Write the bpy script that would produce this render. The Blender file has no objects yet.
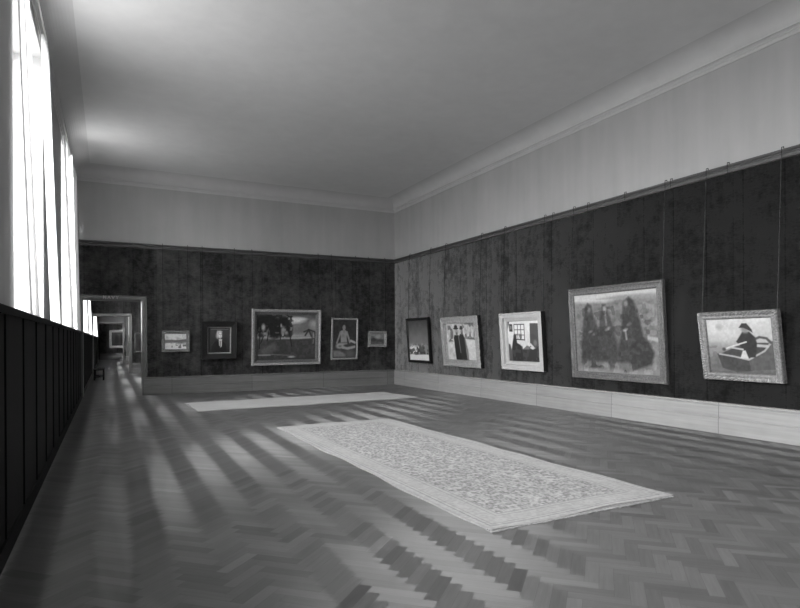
import bpy, math, random
import numpy as np
from mathutils import Matrix, Vector, Euler

S = bpy.context.scene
COL = S.collection
R = math.radians
rng = random.Random(7)
nprng = np.random.RandomState(11)

# ------------------------------------------------------------------ camera
EYE = 1.6
cd = bpy.data.cameras.new('camera'); cam = bpy.data.objects.new('camera', cd); COL.objects.link(cam)
cd.sensor_width = 36.0; cd.lens = 588.72 / 800 * 36
cd.shift_x = -(416.14 - 400) / 800; cd.shift_y = (338.97 - 304) / 800
cd.clip_start = 0.05; cd.clip_end = 200
YAW, ROLL = 0.481, -0.0055
cam.matrix_world = Matrix.Translation((0, 0, EYE)) @ Matrix.Rotation(-YAW, 4, 'Z') @ Matrix.Rotation(R(90), 4, 'X') @ Matrix.Rotation(ROLL, 4, 'Z')
S.camera = cam

# ------------------------------------------------------------------ world, daylight, exposure
w = bpy.data.worlds.new('sky'); S.world = w; w.use_nodes = True
wt = w.node_tree; bg = wt.nodes['Background']; bg.inputs['Strength'].default_value = 27.0
_tc = wt.nodes.new('ShaderNodeTexCoord'); _sp = wt.nodes.new('ShaderNodeSeparateXYZ'); _cr = wt.nodes.new('ShaderNodeValToRGB')
_mr = wt.nodes.new('ShaderNodeMapRange'); _mr.inputs['From Min'].default_value = -1; _mr.inputs['From Max'].default_value = 1
wt.links.new(_tc.outputs['Generated'], _sp.inputs[0]); wt.links.new(_sp.outputs[2], _mr.inputs['Value'])
wt.links.new(_mr.outputs[0], _cr.inputs[0]); wt.links.new(_cr.outputs[0], bg.inputs['Color'])
# dull ground, bright low sky; zenith dimmed to darken the floor below the windows
_els = [(0.0, .17), (.485, .22), (.515, .80), (.74, 1.0), (.87, .55), (.94, .12), (1.0, .08)]
while len(_cr.color_ramp.elements) < len(_els): _cr.color_ramp.elements.new(.5)
for _e, (_p, _v) in zip(_cr.color_ramp.elements, _els): _e.position = _p; _e.color = (_v, _v, _v, 1)
# window centres along the left wall (Y); light portals stand in the openings
WIN_W, WIN_Z0, WIN_Z1 = 3.2, 1.9, 6.0
WINDOWS = [16.5, 9.2, 1.9, 22.9, 28.7, 36.2, 42.6, 51.5]
for yc in WINDOWS[:5]:
    ld = bpy.data.lights.new('daylight_portal', 'AREA'); ld.shape = 'RECTANGLE'
    ld.size = WIN_W; ld.size_y = WIN_Z1 - WIN_Z0; ld.cycles.is_portal = True
    lo = bpy.data.objects.new('daylight_portal', ld); COL.objects.link(lo)
    lo.matrix_world = Matrix.Translation((-1.47, yc, (WIN_Z0 + WIN_Z1) / 2)) @ Matrix(((0, 0, -1, 0), (1, 0, 0, 0), (0, -1, 0, 0), (0, 0, 0, 1)))
vs = S.view_settings
vs.view_transform = 'Standard'; vs.look = 'None'; vs.gamma = 1.0; vs.exposure = 0.16; vs.use_curve_mapping = False
S.cycles.use_denoising = True; S.cycles.denoising_prefilter = 'ACCURATE'
S.cycles.max_bounces = 10; S.cycles.diffuse_bounces = 6; S.cycles.glossy_bounces = 4; S.cycles.transparent_max_bounces = 12
S.cycles.sample_clamp_indirect = 4.0; S.cycles.use_adaptive_sampling = False

# ------------------------------------------------------------------ helpers
def lin(v):
    v = v / 255.0
    return v / 12.92 if v <= 0.04045 else ((v + 0.055) / 1.055) ** 2.4

class MB:
    def __init__(self): self.v = []; self.f = []; self.m = []
    def quad(self, a, b, c, d, mi=0):
        n = len(self.v); self.v += [a, b, c, d]; self.f.append((n, n+1, n+2, n+3)); self.m.append(mi)
    def box(self, x0, x1, y0, y1, z0, z1, mi=0):
        n = len(self.v)
        self.v += [(x0,y0,z0),(x1,y0,z0),(x1,y1,z0),(x0,y1,z0),(x0,y0,z1),(x1,y0,z1),(x1,y1,z1),(x0,y1,z1)]
        for q in ((0,3,2,1),(4,5,6,7),(0,1,5,4),(1,2,6,5),(2,3,7,6),(3,0,4,7)):
            self.f.append(tuple(n+i for i in q)); self.m.append(mi)
    def extrude(self, prof, p0, p1, out, mi=0):
        """sweep a closed profile (offset along `out`, z) from p0 to p1"""
        n = len(self.v); k = len(prof); o = Vector(out)
        for p in (p0, p1):
            for (a, z) in prof: self.v.append(tuple(Vector((p[0], p[1], 0)) + o * a + Vector((0, 0, z))))
        for i in range(k):
            j = (i+1) % k; self.f.append((n+i, n+j, n+k+j, n+k+i)); self.m.append(mi)
        self.f.append(tuple(n+i for i in reversed(range(k)))); self.m.append(mi)
        self.f.append(tuple(n+k+i for i in range(k))); self.m.append(mi)
    def tube(self, a, b, r, n=8, mi=0):
        a = Vector(a); b = Vector(b); d = (b-a).normalized()
        u = d.orthogonal().normalized(); t = d.cross(u); s = len(self.v)
        for p in (a, b):
            for i in range(n):
                an = 2*math.pi*i/n; self.v.append(tuple(p + u*r*math.cos(an) + t*r*math.sin(an)))
        for i in range(n):
            j = (i+1) % n; self.f.append((s+i, s+j, s+n+j, s+n+i)); self.m.append(mi)
        self.f.append(tuple(s+i for i in reversed(range(n)))); self.m.append(mi)
        self.f.append(tuple(s+n+i for i in range(n))); self.m.append(mi)
    def path(self, pts, r, n=8):
        for a, b in zip(pts, pts[1:]): self.tube(a, b, r, n)
    def build(self, name, mats, parent=None, smooth=False, bevel=0, fix=True):
        me = bpy.data.meshes.new(name); me.from_pydata([tuple(p) for p in self.v], [], self.f)
        if not isinstance(mats, (list, tuple)): mats = [mats]
        for m in mats: me.materials.append(m)
        me.polygons.foreach_set('material_index', self.m)
        if fix:
            import bmesh
            bm = bmesh.new(); bm.from_mesh(me); bmesh.ops.recalc_face_normals(bm, faces=bm.faces); bm.to_mesh(me); bm.free()
        if smooth: me.polygons.foreach_set('use_smooth', [True]*len(me.polygons))
        me.update()
        o = bpy.data.objects.new(name, me); COL.objects.link(o)
        if parent: o.parent = parent
        if bevel:
            b = o.modifiers.new('bevel', 'BEVEL'); b.width = bevel; b.segments = 2; b.limit_method = 'ANGLE'
        return o

def tag(o, label=None, cat=None, group=None, kind=None):
    if label: o['label'] = label
    if cat: o['category'] = cat
    if group: o['group'] = group
    if kind: o['kind'] = kind
    return o
def struct(o): o['kind'] = 'structure'; return o
def empty(name, loc=(0, 0, 0)):
    o = bpy.data.objects.new(name, None); COL.objects.link(o); o.location = loc; o.empty_display_size = .2
    return o

# ------------------------------------------------------------------ materials
class NT:
    def __init__(self, name):
        self.mat = bpy.data.materials.new(name); self.mat.use_nodes = True
        self.t = self.mat.node_tree; self.b = self.t.nodes['Principled BSDF']
    def n(self, typ, **kw):
        x = self.t.nodes.new(typ)
        for k, v in kw.items():
            if k.startswith('i_'):
                key = k[2:]; key = int(key) if key.isdigit() else key.replace('_', ' ')
                x.inputs[key].default_value = v
            else: setattr(x, k, v)
        return x
    def l(self, a, b): self.t.links.new(a, b)
    def math(self, op, a, b=None, c=None, clamp=False):
        x = self.t.nodes.new('ShaderNodeMath'); x.operation = op; x.use_clamp = clamp
        for i, q in enumerate((a, b, c)):
            if q is None: continue
            if isinstance(q, (int, float)): x.inputs[i].default_value = q
            else: self.l(q, x.inputs[i])
        return x.outputs[0]
    def ramp(self, fac, stops, interp='LINEAR'):
        x = self.t.nodes.new('ShaderNodeValToRGB'); cr = x.color_ramp; cr.interpolation = interp
        while len(cr.elements) < len(stops): cr.elements.new(0.5)
        for e, (p, v) in zip(cr.elements, stops):
            e.position = p; e.color = (v, v, v, 1)
        self.l(fac, x.inputs[0]); return x.outputs[0]
    def coord(self, scale=(1, 1, 1)):
        tc = self.t.nodes.new('ShaderNodeTexCoord'); mp = self.t.nodes.new('ShaderNodeMapping')
        mp.inputs['Scale'].default_value = scale; self.l(tc.outputs['Object'], mp.inputs['Vector']); return mp.outputs[0]
    def noise(self, vec, scale, detail=4, rough=.55):
        x = self.n('ShaderNodeTexNoise'); x.inputs['Scale'].default_value = scale
        x.inputs['Detail'].default_value = detail; x.inputs['Roughness'].default_value = rough
        self.l(vec, x.inputs['Vector']); return x.outputs['Fac']
    def bump(self, h, strength=.3, dist=.01):
        x = self.n('ShaderNodeBump'); x.inputs['Strength'].default_value = strength; x.inputs['Distance'].default_value = dist
        self.l(h, x.inputs['Height']); self.l(x.outputs[0], self.b.inputs['Normal'])
    def val(self, sock): self.l(sock, self.b.inputs['Base Color'])

def plain(name, v, rough=.5, metal=0., spec=.5, mottle=.12, scale=9., bump=.0):
    m = NT(name); m.b.inputs['Roughness'].default_value = rough; m.b.inputs['Metallic'].default_value = metal
    m.b.inputs['Specular IOR Level'].default_value = spec
    f = m.noise(m.coord(), scale, 5)
    m.val(m.ramp(f, [(.25, v*(1-mottle)), (.75, v*(1+mottle))]))
    if bump: m.bump(f, bump, .01)
    return m.mat

def plaster(name, v, streak=.10):
    m = NT(name); m.b.inputs['Roughness'].default_value = .85; m.b.inputs['Specular IOR Level'].default_value = .2
    a = m.noise(m.coord(), .7, 5); b = m.noise(m.coord((2.2, 2.2, .25)), 1.6, 4); c = m.noise(m.coord(), 60, 2)
    s = m.math('ADD', m.math('MULTIPLY', a, .5), m.math('MULTIPLY', b, .5))
    m.val(m.ramp(s, [(.3, v*(1-streak)), (.7, v*(1+streak))]))
    m.bump(c, .06, .004)
    return m.mat

def fabric(name, axis, v, panel=.66, sheen=1.0, srough=.35, worn=1.0):
    """stretched pile cloth: seamed vertical widths, worn and blotched"""
    m = NT(name); b = m.b.inputs
    b['Roughness'].default_value = .8; b['Specular IOR Level'].default_value = .15
    co = m.coord(); sp = m.n('ShaderNodeSeparateXYZ'); m.l(co, sp.inputs[0])
    u = sp.outputs[axis]
    t = m.math('DIVIDE', u, panel); cell = m.math('FLOOR', t); fr = m.math('FRACT', t)
    wn = m.n('ShaderNodeTexWhiteNoise', noise_dimensions='1D'); m.l(cell, wn.inputs['W'])
    t2 = m.math('FLOOR', m.math('DIVIDE', m.math('ADD', u, 3.17), panel*.37))
    wn2 = m.n('ShaderNodeTexWhiteNoise', noise_dimensions='1D'); m.l(t2, wn2.inputs['W'])
    pv = m.math('ADD', m.math('MULTIPLY', wn.outputs['Value'], .34), m.math('MULTIPLY', wn2.outputs['Value'], .26))
    seam = m.math('LESS_THAN', fr, .04)
    blot = m.noise(co, .9, 6, .65); small = m.noise(co, 5, 6, .7)
    st = m.noise(m.coord((1, 1, .3)), 9, 4, .6)
    weave = m.noise(m.coord((1, 1, 5)), 12, 4, .65)
    k = worn
    s = m.math('ADD', m.math('ADD', .68, pv), m.math('ADD', m.math('MULTIPLY', m.math('SUBTRACT', blot, .5), 1.7*k), m.math('MULTIPLY', m.math('SUBTRACT', small, .5), 1.7*k)))
    s = m.math('ADD', s, m.math('ADD', m.math('MULTIPLY', m.math('SUBTRACT', weave, .5), 1.0*k), m.math('MULTIPLY', m.math('SUBTRACT', st, .5), .7*k)))
    s = m.math('SUBTRACT', s, m.math('MULTIPLY', seam, .28))
    s = m.math('MAXIMUM', s, .42)
    sh = m.n('ShaderNodeBsdfSheen', distribution='ASHIKHMIN'); sh.inputs['Roughness'].default_value = srough
    shc = m.math('MULTIPLY', s, sheen); scb = m.n('ShaderNodeCombineXYZ')
    for i in range(3): m.l(shc, scb.inputs[i])
    m.l(scb.outputs[0], sh.inputs['Color'])
    ad = m.n('ShaderNodeAddShader'); m.l(m.b.outputs[0], ad.inputs[0]); m.l(sh.outputs[0], ad.inputs[1])
    m.l(ad.outputs[0], m.t.nodes['Material Output'].inputs[0])
    sv = m.math('MULTIPLY', s, v)
    cb = m.n('ShaderNodeCombineXYZ')
    for i in range(3): m.l(sv, cb.inputs[i])
    m.val(cb.outputs[0])
    wv = m.noise(m.coord((1, 1, 5)), 22, 3); h = m.math('ADD', wv, m.math('MULTIPLY', seam, -1.5))
    m.bump(h, .35, .006)
    return m.mat

def wood_floor():
    m = NT('oiled_oak_herringbone'); b = m.b.inputs
    g = m.n('ShaderNodeAttribute', attribute_name='grain'); pv = m.n('ShaderNodeAttribute', attribute_name='tone')
    uv = m.n('ShaderNodeAttribute', attribute_name='plank_uv')
    mp = m.n('ShaderNodeMapping'); mp.inputs['Scale'].default_value = (3, 42, 1); m.l(uv.outputs['Vector'], mp.inputs['Vector'])
    gr = m.noise(mp.outputs[0], 1.0, 5, .6)
    s = m.math('MULTIPLY', pv.outputs['Fac'], m.math('ADD', .72, m.math('MULTIPLY', gr, .56)))
    s = m.math('MULTIPLY', s, FLOOR_V)
    cb = m.n('ShaderNodeCombineXYZ')
    for i in range(3): m.l(s, cb.inputs[i])
    m.val(cb.outputs[0])
    big = m.noise(m.coord(), .8, 4)
    rr = m.math('ADD', FLOOR_R, m.math('MULTIPLY', m.math('SUBTRACT', big, .5), .12)); m.l(rr, b['Roughness'])
    b['Anisotropic'].default_value = FLOOR_A; b['Specular IOR Level'].default_value = FLOOR_S
    m.l(g.outputs['Vector'], b['Tangent'])
    m.bump(gr, .05, .002)
    return m.mat
FLOOR_V, FLOOR_R, FLOOR_A, FLOOR_S = .14, .50, 1.0, 1.0

M = {}
M['floor'] = wood_floor()
M['joint'] = plain('floor_joint_filler', .05, .6)
M['plaster'] = plaster('painted_plaster', .45)
M['ceiling'] = plaster('ceiling_plaster', .72, .05)
M['cornice'] = plaster('cornice_plaster', .60, .05)
M['fab_y'] = fabric('wall_cloth_right', 1, .012, .66, .92, .44, 1.0)
M['fab_x'] = fabric('wall_cloth_back', 0, .042, .62, .3, .5, 1.35)
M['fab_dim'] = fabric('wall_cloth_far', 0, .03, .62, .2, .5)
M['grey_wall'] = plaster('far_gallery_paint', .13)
def skirting(name, axis, v, var):
    m = NT(name); m.b.inputs['Roughness'].default_value = .42
    sc = [1.2, 1.2, 14]; sc[axis] = .5
    f = m.noise(m.coord(tuple(sc)), 1.6, 5, .6); g2 = m.noise(m.coord((1.5, 1.5, 1.5)), 2, 4)
    sp = m.n('ShaderNodeSeparateXYZ'); m.l(m.coord(), sp.inputs[0])
    t = m.math('DIVIDE', m.math('ADD', sp.outputs[axis], .7), 2.35); wn = m.n('ShaderNodeTexWhiteNoise', noise_dimensions='1D'); m.l(m.math('FLOOR', t), wn.inputs['W'])
    joint = m.math('LESS_THAN', m.math('FRACT', t), .006)
    s = m.math('ADD', m.math('MULTIPLY', m.math('SUBTRACT', f, .5), var*3), m.math('MULTIPLY', m.math('SUBTRACT', g2, .5), var))
    s = m.math('ADD', m.math('ADD', 1.0, s), m.math('MULTIPLY', m.math('SUBTRACT', wn.outputs['Value'], .5), var*.6))
    s = m.math('MULTIPLY', m.math('MULTIPLY', s, v), m.math('SUBTRACT', 1.0, m.math('MULTIPLY', joint, .45)))
    cb = m.n('ShaderNodeCombineXYZ')
    for i in range(3): m.l(s, cb.inputs[i])
    m.val(cb.outputs[0]); return m.mat
M['base'] = skirting('pale_veined_stone', 1, .36, .2)
M['base_back'] = skirting('grey_skirting', 0, .21, .25)
M['rail'] = plain('rail_paint', .085, .5)
M['doortrim'] = plain('door_surround_stone', .19, .35, mottle=.1)
M['dark'] = plain('blackened_wood', .005, .6, spec=.2)
M['iron'] = plain('dark_iron', .03, .45, .8)
M['wire'] = plain('steel_wire', .05, .5, .4)
M['back'] = plain('frame_back_wood', .012, .7)
M['joinery'] = plain('painted_window_joinery', .5, .45)
M['letter'] = plain('gilt_letter', .6, .4)

def sheer(cover, dif):
    m = NT('white_voile' if cover < 1 else 'white_linen_drape'); t = m.t
    out = t.nodes['Material Output']
    tr = m.n('ShaderNodeBsdfTransparent'); tl = m.n('ShaderNodeBsdfTranslucent'); df = m.n('ShaderNodeBsdfDiffuse')
    for x in (tl, df): x.inputs['Color'].default_value = (.86, .86, .86, 1)
    a = m.n('ShaderNodeMixShader'); a.inputs[0].default_value = dif; m.l(tl.outputs[0], a.inputs[1]); m.l(df.outputs[0], a.inputs[2])
    b = m.n('ShaderNodeMixShader'); b.inputs[0].default_value = cover; m.l(tr.outputs[0], b.inputs[1]); m.l(a.outputs[0], b.inputs[2])
    m.l(b.outputs[0], out.inputs[0]); return m.mat
def glass():
    m = NT('window_glass'); out = m.t.nodes['Material Output']
    tr = m.n('ShaderNodeBsdfTransparent'); gl = m.n('ShaderNodeBsdfGlossy'); gl.inputs['Roughness'].default_value = .03
    fr = m.n('ShaderNodeFresnel'); fr.inputs[0].default_value = 1.3
    a = m.n('ShaderNodeMixShader'); m.l(fr.outputs[0], a.inputs[0]); m.l(tr.outputs[0], a.inputs[1]); m.l(gl.outputs[0], a.inputs[2])
    m.l(a.outputs[0], out.inputs[0]); return m.mat
M['sheer'] = sheer(.70, .35); M['drape'] = sheer(1.0, .45); M['lined'] = sheer(1.0, .965); M['glass'] = glass()

def paint():
    m = NT('oil_paint'); a = m.n('ShaderNodeAttribute', attribute_name='paint')
    f = m.noise(m.coord(), 26, 5, .7)
    s = m.math('MULTIPLY', a.outputs['Fac'], m.math('ADD', .78, m.math('MULTIPLY', f, .44)))
    cb = m.n('ShaderNodeCombineXYZ')
    for i in range(3): m.l(s, cb.inputs[i])
    m.val(cb.outputs[0]); m.b.inputs['Roughness'].default_value = .55; m.b.inputs['Specular IOR Level'].default_value = .3
    m.bump(f, .12, .003); return m.mat
M['paint'] = paint()
def frame_mat(name, v, rough=.42, metal=.25, var=.35, scale=18, bump=.4):
    m = NT(name); m.b.inputs['Roughness'].default_value = rough; m.b.inputs['Metallic'].default_value = metal
    f = m.noise(m.coord(), scale, 5, .65)
    m.val(m.ramp(f, [(.28, v*(1-var)), (.72, v*(1+var))])); m.bump(f, bump, .008); return m.mat

# ------------------------------------------------------------------ room dimensions
XL, XR, YB, YF, ZC = -0.9, 9.05, 18.97, -4.5, 6.5
T = 0.55                                   # wall thickness
Z_BASE, Z_RAIL = 0.516, 4.36
Y2, Y3, Y4 = 31.8, 46.0, 56.0
XR2 = 6.0
DOOR = (-0.66, 0.872, 2.775)               # opening x0, x1, height
FW = 0.125                                 # surround width

# ------------------------------------------------------------------ floor : herringbone blocks
def make_floor():
    L, wd = 0.374, 0.0935; g = 0.0004
    q = 1/math.sqrt(2)
    # A blocks run along (1,1), B blocks along (-1,1) ; column shift (L,-L) in block axes = along +X
    px = 2*L*q                              # column pair period along X
    x_off = 1.770 - 10*px
    V = []; F = []; GR = []; TO = []; UV = []
    cs = Vector((0, 0))
    for j in range(-20, 40):
        for k in range(-40, 620):
            bx = x_off + j*px; by = -6 + k*wd*2*q
            for kind in (0, 1):
                if kind == 0: a0, a1, b0, b1 = 0, L, 0, wd          # along (1,1)... a axis
                else:         a0, a1, b0, b1 = -wd, 0, 0, L
                ca = (a0+a1)/2; cb = (b0+b1)/2
                # block axes: a = (1,1)/sqrt2, b = (-1,1)/sqrt2
                mx = bx + (ca - cb)*q; my = by + (ca + cb)*q
                if my < YF - .3 or my > Y4 + .3: continue
                if mx < XL - .3: continue
                if mx > (XR + .1 if my < YB + .4 else 2.6): continue
                n = len(V)
                for (a, b) in ((a0+g, b0+g), (a1-g, b0+g), (a1-g, b1-g), (a0+g, b1-g)):
                    V.append((bx + (a-b)*q, by + (a+b)*q, 0.0))
                F.append((n, n+1, n+2, n+3))
                grain = (q, q, 0) if kind == 0 else (-q, q, 0)
                GR.append((-grain[1], grain[0], 0.0))               # tangent = across the grain
                TO.append(max(.55, min(1.6, rng.gauss(1.0, .14))))
                ou, ov = rng.random()*50, rng.random()*50
                if kind == 0: uvq = [(0, 0), (L, 0), (L, wd), (0, wd)]
                else:         uvq = [(0, 0), (0, wd), (L, wd), (L, 0)]
                UV += [(ou+u, ov+v, 0) for u, v in uvq]
    nb = len(F)
    n = len(V)
    for (x0, x1, y0, y1) in ((XL-.3, XR+.3, YF-.3, YB+T), (XL-.3, XR2+.3, YB+T, Y4+.3)):
        n = len(V); V += [(x0,y0,-.003),(x1,y0,-.003),(x1,y1,-.003),(x0,y1,-.003)]; F.append((n,n+1,n+2,n+3))
        GR.append((1,0,0)); TO.append(.5); UV += [(0,0,0)]*4
        n = len(V); V += [(x0,y0,-.2),(x1,y0,-.2),(x1,y1,-.2),(x0,y1,-.2)]; F.append((n+3,n+2,n+1,n))
        GR.append((1,0,0)); TO.append(.5); UV += [(0,0,0)]*4
    me = bpy.data.meshes.new('floor'); me.from_pydata(V, [], F)
    me.materials.append(M['floor']); me.materials.append(M['joint'])
    me.polygons.foreach_set('material_index', [0]*nb + [1]*(len(F)-nb))
    at = me.attributes.new('grain', 'FLOAT_VECTOR', 'FACE'); at.data.foreach_set('vector', np.array(GR, 'f').ravel())
    at = me.attributes.new('tone', 'FLOAT', 'FACE'); at.data.foreach_set('value', np.array(TO, 'f'))
    at = me.attributes.new('plank_uv', 'FLOAT_VECTOR', 'CORNER'); at.data.foreach_set('vector', np.array(UV, 'f').ravel())
    o = bpy.data.objects.new('floor', me); COL.objects.link(o); struct(o)
make_floor()

# ------------------------------------------------------------------ walls, ceiling
b = MB(); b.box(XL-T-.3, XR+.4, YF-.4, Y4+.4, ZC, ZC+.25); struct(b.build('ceiling', M['ceiling']))
b = MB(); b.box(XR, XR+.3, YF-.3, YB+T, -.1, Z_RAIL, 0); b.box(XR, XR+.3, YF-.3, YB+T, Z_RAIL, ZC+.05, 1)
struct(b.build('wall_right', [M['fab_y'], M['plaster']]))
def cross_wall(name, y, x1, mats, door=True):
    b = MB(); x0 = XL - .02
    segs = [(0, Z_RAIL, 0), (Z_RAIL, ZC+.05, 1)]
    if door:
        b.box(x0, DOOR[0], y, y+T, -.1, Z_RAIL, 0); b.box(DOOR[1], x1, y, y+T, -.1, Z_RAIL, 0)
        b.box(DOOR[0], DOOR[1], y, y+T, DOOR[2], Z_RAIL, 0)
    else: b.box(x0, x1, y, y+T, -.1, Z_RAIL, 0)
    b.box(x0, x1, y, y+T, Z_RAIL, ZC+.05, 1)
    return struct(b.build(name, mats))
cross_wall('wall_back', YB, XR+.02, [M['fab_x'], M['plaster']])
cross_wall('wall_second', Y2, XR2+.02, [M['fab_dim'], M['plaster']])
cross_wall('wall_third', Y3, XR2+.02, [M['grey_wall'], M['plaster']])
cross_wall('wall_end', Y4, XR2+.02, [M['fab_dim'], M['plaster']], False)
b = MB(); b.box(XL-T, XR+.3, YF-.3, YF, -.1, ZC+.05); struct(b.build('wall_front', M['plaster']))
b = MB(); b.box(XR2, XR2+.3, YB+T, Y4+.3, -.1, ZC+.05); struct(b.build('wall_right_beyond', M['fab_y']))
# left wall with deep window openings
b = MB()
b.box(XL-T, XL, YF-.3, Y4+.3, -.1, WIN_Z0, 0); b.box(XL-T, XL, YF-.3, Y4+.3, WIN_Z1, ZC+.05, 1)
edges = sorted(WINDOWS); y = YF - .3
for yc in edges:
    b.box(XL-T, XL, y, yc - WIN_W/2, WIN_Z0, WIN_Z1, 1); y = yc + WIN_W/2
b.box(XL-T, XL, y, Y4+.3, WIN_Z0, WIN_Z1, 1)
struct(b.build('wall_left', [M['dark'], M['plaster']]))

# baseboards (two-tier stone skirting with a thin cap)
BP = [(-.02, 0), (.075, 0), (.075, .245), (.058, .252), (.05, .268), (.066, .276), (.066, .458), (.045, .468), (.05, .472), (.05, .48), (.066, .484), (.066, .51), (.05, Z_BASE), (-.02, Z_BASE)]
b = MB(); b.extrude(BP, (XR, YF), (XR, YB), (-1, 0, 0)); struct(b.build('baseboard_right', M['base']))
b = MB(); b.extrude(BP, (DOOR[1]+.03, YB), (XR, YB), (0, -1, 0)); struct(b.build('baseboard_back', M['base_back']))
for nm, yy in (('baseboard_second', Y2), ('baseboard_third', Y3)):
    b = MB(); b.extrude(BP, (DOOR[1]+FW+.01, yy), (XR2, yy), (0, -1, 0)); struct(b.build(nm, M['base_back']))
b = MB(); b.extrude(BP, (XL, Y4), (XR2, Y4), (0, -1, 0)); struct(b.build('baseboard_end', M['base_back']))
# picture rail
RP = [(-.02, 4.285), (.03, 4.285), (.048, 4.30), (.052, 4.345), (.03, 4.36), (.022, 4.37), (.022, 4.385), (.05, 4.392), (.056, 4.41), (.046, 4.43), (.012, 4.437), (-.02, 4.437)]
b = MB(); b.extrude(RP, (XR, YF), (XR, YB), (-1, 0, 0)); struct(b.build('trim_1', M['rail']))
b = MB(); b.extrude(RP, (XL, YB), (XR, YB), (0, -1, 0)); struct(b.build('trim_2', M['rail']))
# cornice: fillets below a plain cove
def cove(c0=.075, zb=6.225, c1=.47):
    P = [(-.02, 6.09), (.018, 6.09), (.022, 6.115), (.022, 6.14), (.04, 6.15), (.04, 6.17), (.03, 6.178), (.05, 6.19), (.06, 6.20), (.085, 6.20), (.085, 6.222), (.06, 6.228)]
    for i in range(0, 13):
        a = math.pi/2*i/12
        P.append((c0 - .01 + (c1-c0)*(1-math.cos(a)), zb + .005 + (ZC - zb - .005)*math.sin(a)))
    P += [(c1, ZC+.03), (-.02, ZC+.03)]
    return P
b = MB(); b.extrude(cove(), (XR, YF), (XR, YB), (-1, 0, 0)); struct(b.build('trim_3', M['cornice']))
b = MB(); b.extrude(cove(), (XL, YB), (XR, YB), (0, -1, 0)); struct(b.build('trim_4', M['cornice']))
b = MB(); b.extrude(cove(), (XL, YF), (XL, YB), (1, 0, 0)); struct(b.build('trim_5', M['cornice']))
# dark panelled casing under the windows
b = MB()
for (y0, y1) in ((YF, YB-.02), (YB+T+.02, Y2-.02), (Y2+T+.02, Y3-.02), (Y3+T+.02, Y4-.02)):
    b.box(XL-.01, XL+.215, y0, y1, 0, 1.80); b.box(XL-.01, XL+.245, y0, y1, 1.80, 1.86); b.box(XL, XL+.235, y0, y1, 0, .14)
    y = y0 + .3
    while y < y1 - .9:
        b.box(XL+.205, XL+.228, y, y+.06, .14, 1.80); y += 1.05
struct(b.build('trim_6', M['dark']))

# door surrounds in each cross wall
def surround(n, y):
    b = MB(); x0, x1, h = DOOR; f = FW; d = .035
    prof = [(0, -.0), (0, d*.7), (.018, d), (f*.55, d), (f*.6, d*.62), (f-.02, d*.62), (f-.012, d*1.15), (f, d*1.15), (f, -.0)]
    # mitred sweep up the left, over, down the right
    rings = []
    for (cx, cz, sx, sz) in ((x0, 0, -1, 0), (x0, h, -1, 1), (x1, h, 1, 1), (x1, 0, 1, 0)):
        rings.append([(cx + sx*a, y - o, cz + sz*a) for a, o in prof])
    k = len(prof)
    for r in rings: b.v += r
    for i in range(3):
        for j in range(k-1):
            b.f.append((i*k+j, i*k+j+1, (i+1)*k+j+1, (i+1)*k+j)); b.m.append(0)
    # jamb and head linings through the wall
    b.box(x1-.012, x1+.01, y-.0, y+T+.01, 0, h); b.box(x0-.01, x0+.012, y, y+T+.01, 0, h); b.box(x0, x1, y, y+T+.01, h-.012, h+.01)
    b.box(x0-f, x0+.004, y+T, y+T+.03, 0, h+f); b.box(x1-.004, x1+f, y+T, y+T+.03, 0, h+f); b.box(x0, x1, y+T, y+T+.03, h, h+f)
    o = struct(b.build('door_%d' % n, M['doortrim']))
    return o
d1 = surround(1, YB); surround(2, Y2); surround(3, Y3)
# raised capital letters on the lintel (strokes as small bars)
def letters(par):
    GL = {'N': [((0,0),(0,1)),((0,1),(.7,0)),((.7,0),(.7,1))], 'A': [((0,0),(.4,1)),((.4,1),(.8,0)),((.16,.38),(.64,.38))],
          'V': [((0,1),(.4,0)),((.4,0),(.8,1))], 'Y': [((0,1),(.4,.5)),((.8,1),(.4,.5)),((.4,.5),(.4,0))]}
    b = MB(); x = -.13; z0 = DOOR[2] + .02; s = .085
    for ch in 'NAVY':
        for (p, q) in GL[ch]:
            b.tube((x+p[0]*s, YB-.045, z0+p[1]*s), (x+q[0]*s, YB-.045, z0+q[1]*s), .011, 6)
        x += s*1.22
    o = b.build('lettering', M['letter'], par); o['label'] = 'small pale raised letters on the lintel'
letters(d1)

# windows: joinery and panes
def window(n, yc):
    x = XL - T + .06; y0, y1 = yc - WIN_W/2, yc + WIN_W/2
    b = MB(); t = .07
    b.box(x-.04, x+.04, y0, y0+t, WIN_Z0, WIN_Z1); b.box(x-.04, x+.04, y1-t, y1, WIN_Z0, WIN_Z1)
    b.box(x-.04, x+.04, y0, y1, WIN_Z0, WIN_Z0+t); b.box(x-.04, x+.04, y0, y1, WIN_Z1-t, WIN_Z1)
    for k in (1, 2): yy = y0 + (y1-y0)*k/3; b.box(x-.03, x+.03, yy-.025, yy+.025, WIN_Z0, WIN_Z1)
    for k in (1, 2, 3): zz = WIN_Z0 + (WIN_Z1-WIN_Z0)*k/4; b.box(x-.025, x+.025, y0, y1, zz-.02, zz+.02)
    o = struct(b.build('window_%d' % n, M['joinery']))
    g = MB(); g.quad((x, y0+.02, WIN_Z0+.02), (x, y1-.02, WIN_Z0+.02), (x, y1-.02, WIN_Z1-.02), (x, y0+.02, WIN_Z1-.02))
    g.build('pane', M['glass'], o, fix=False)
for i, yc in enumerate(sorted(WINDOWS)): window(i+1, yc)

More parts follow.
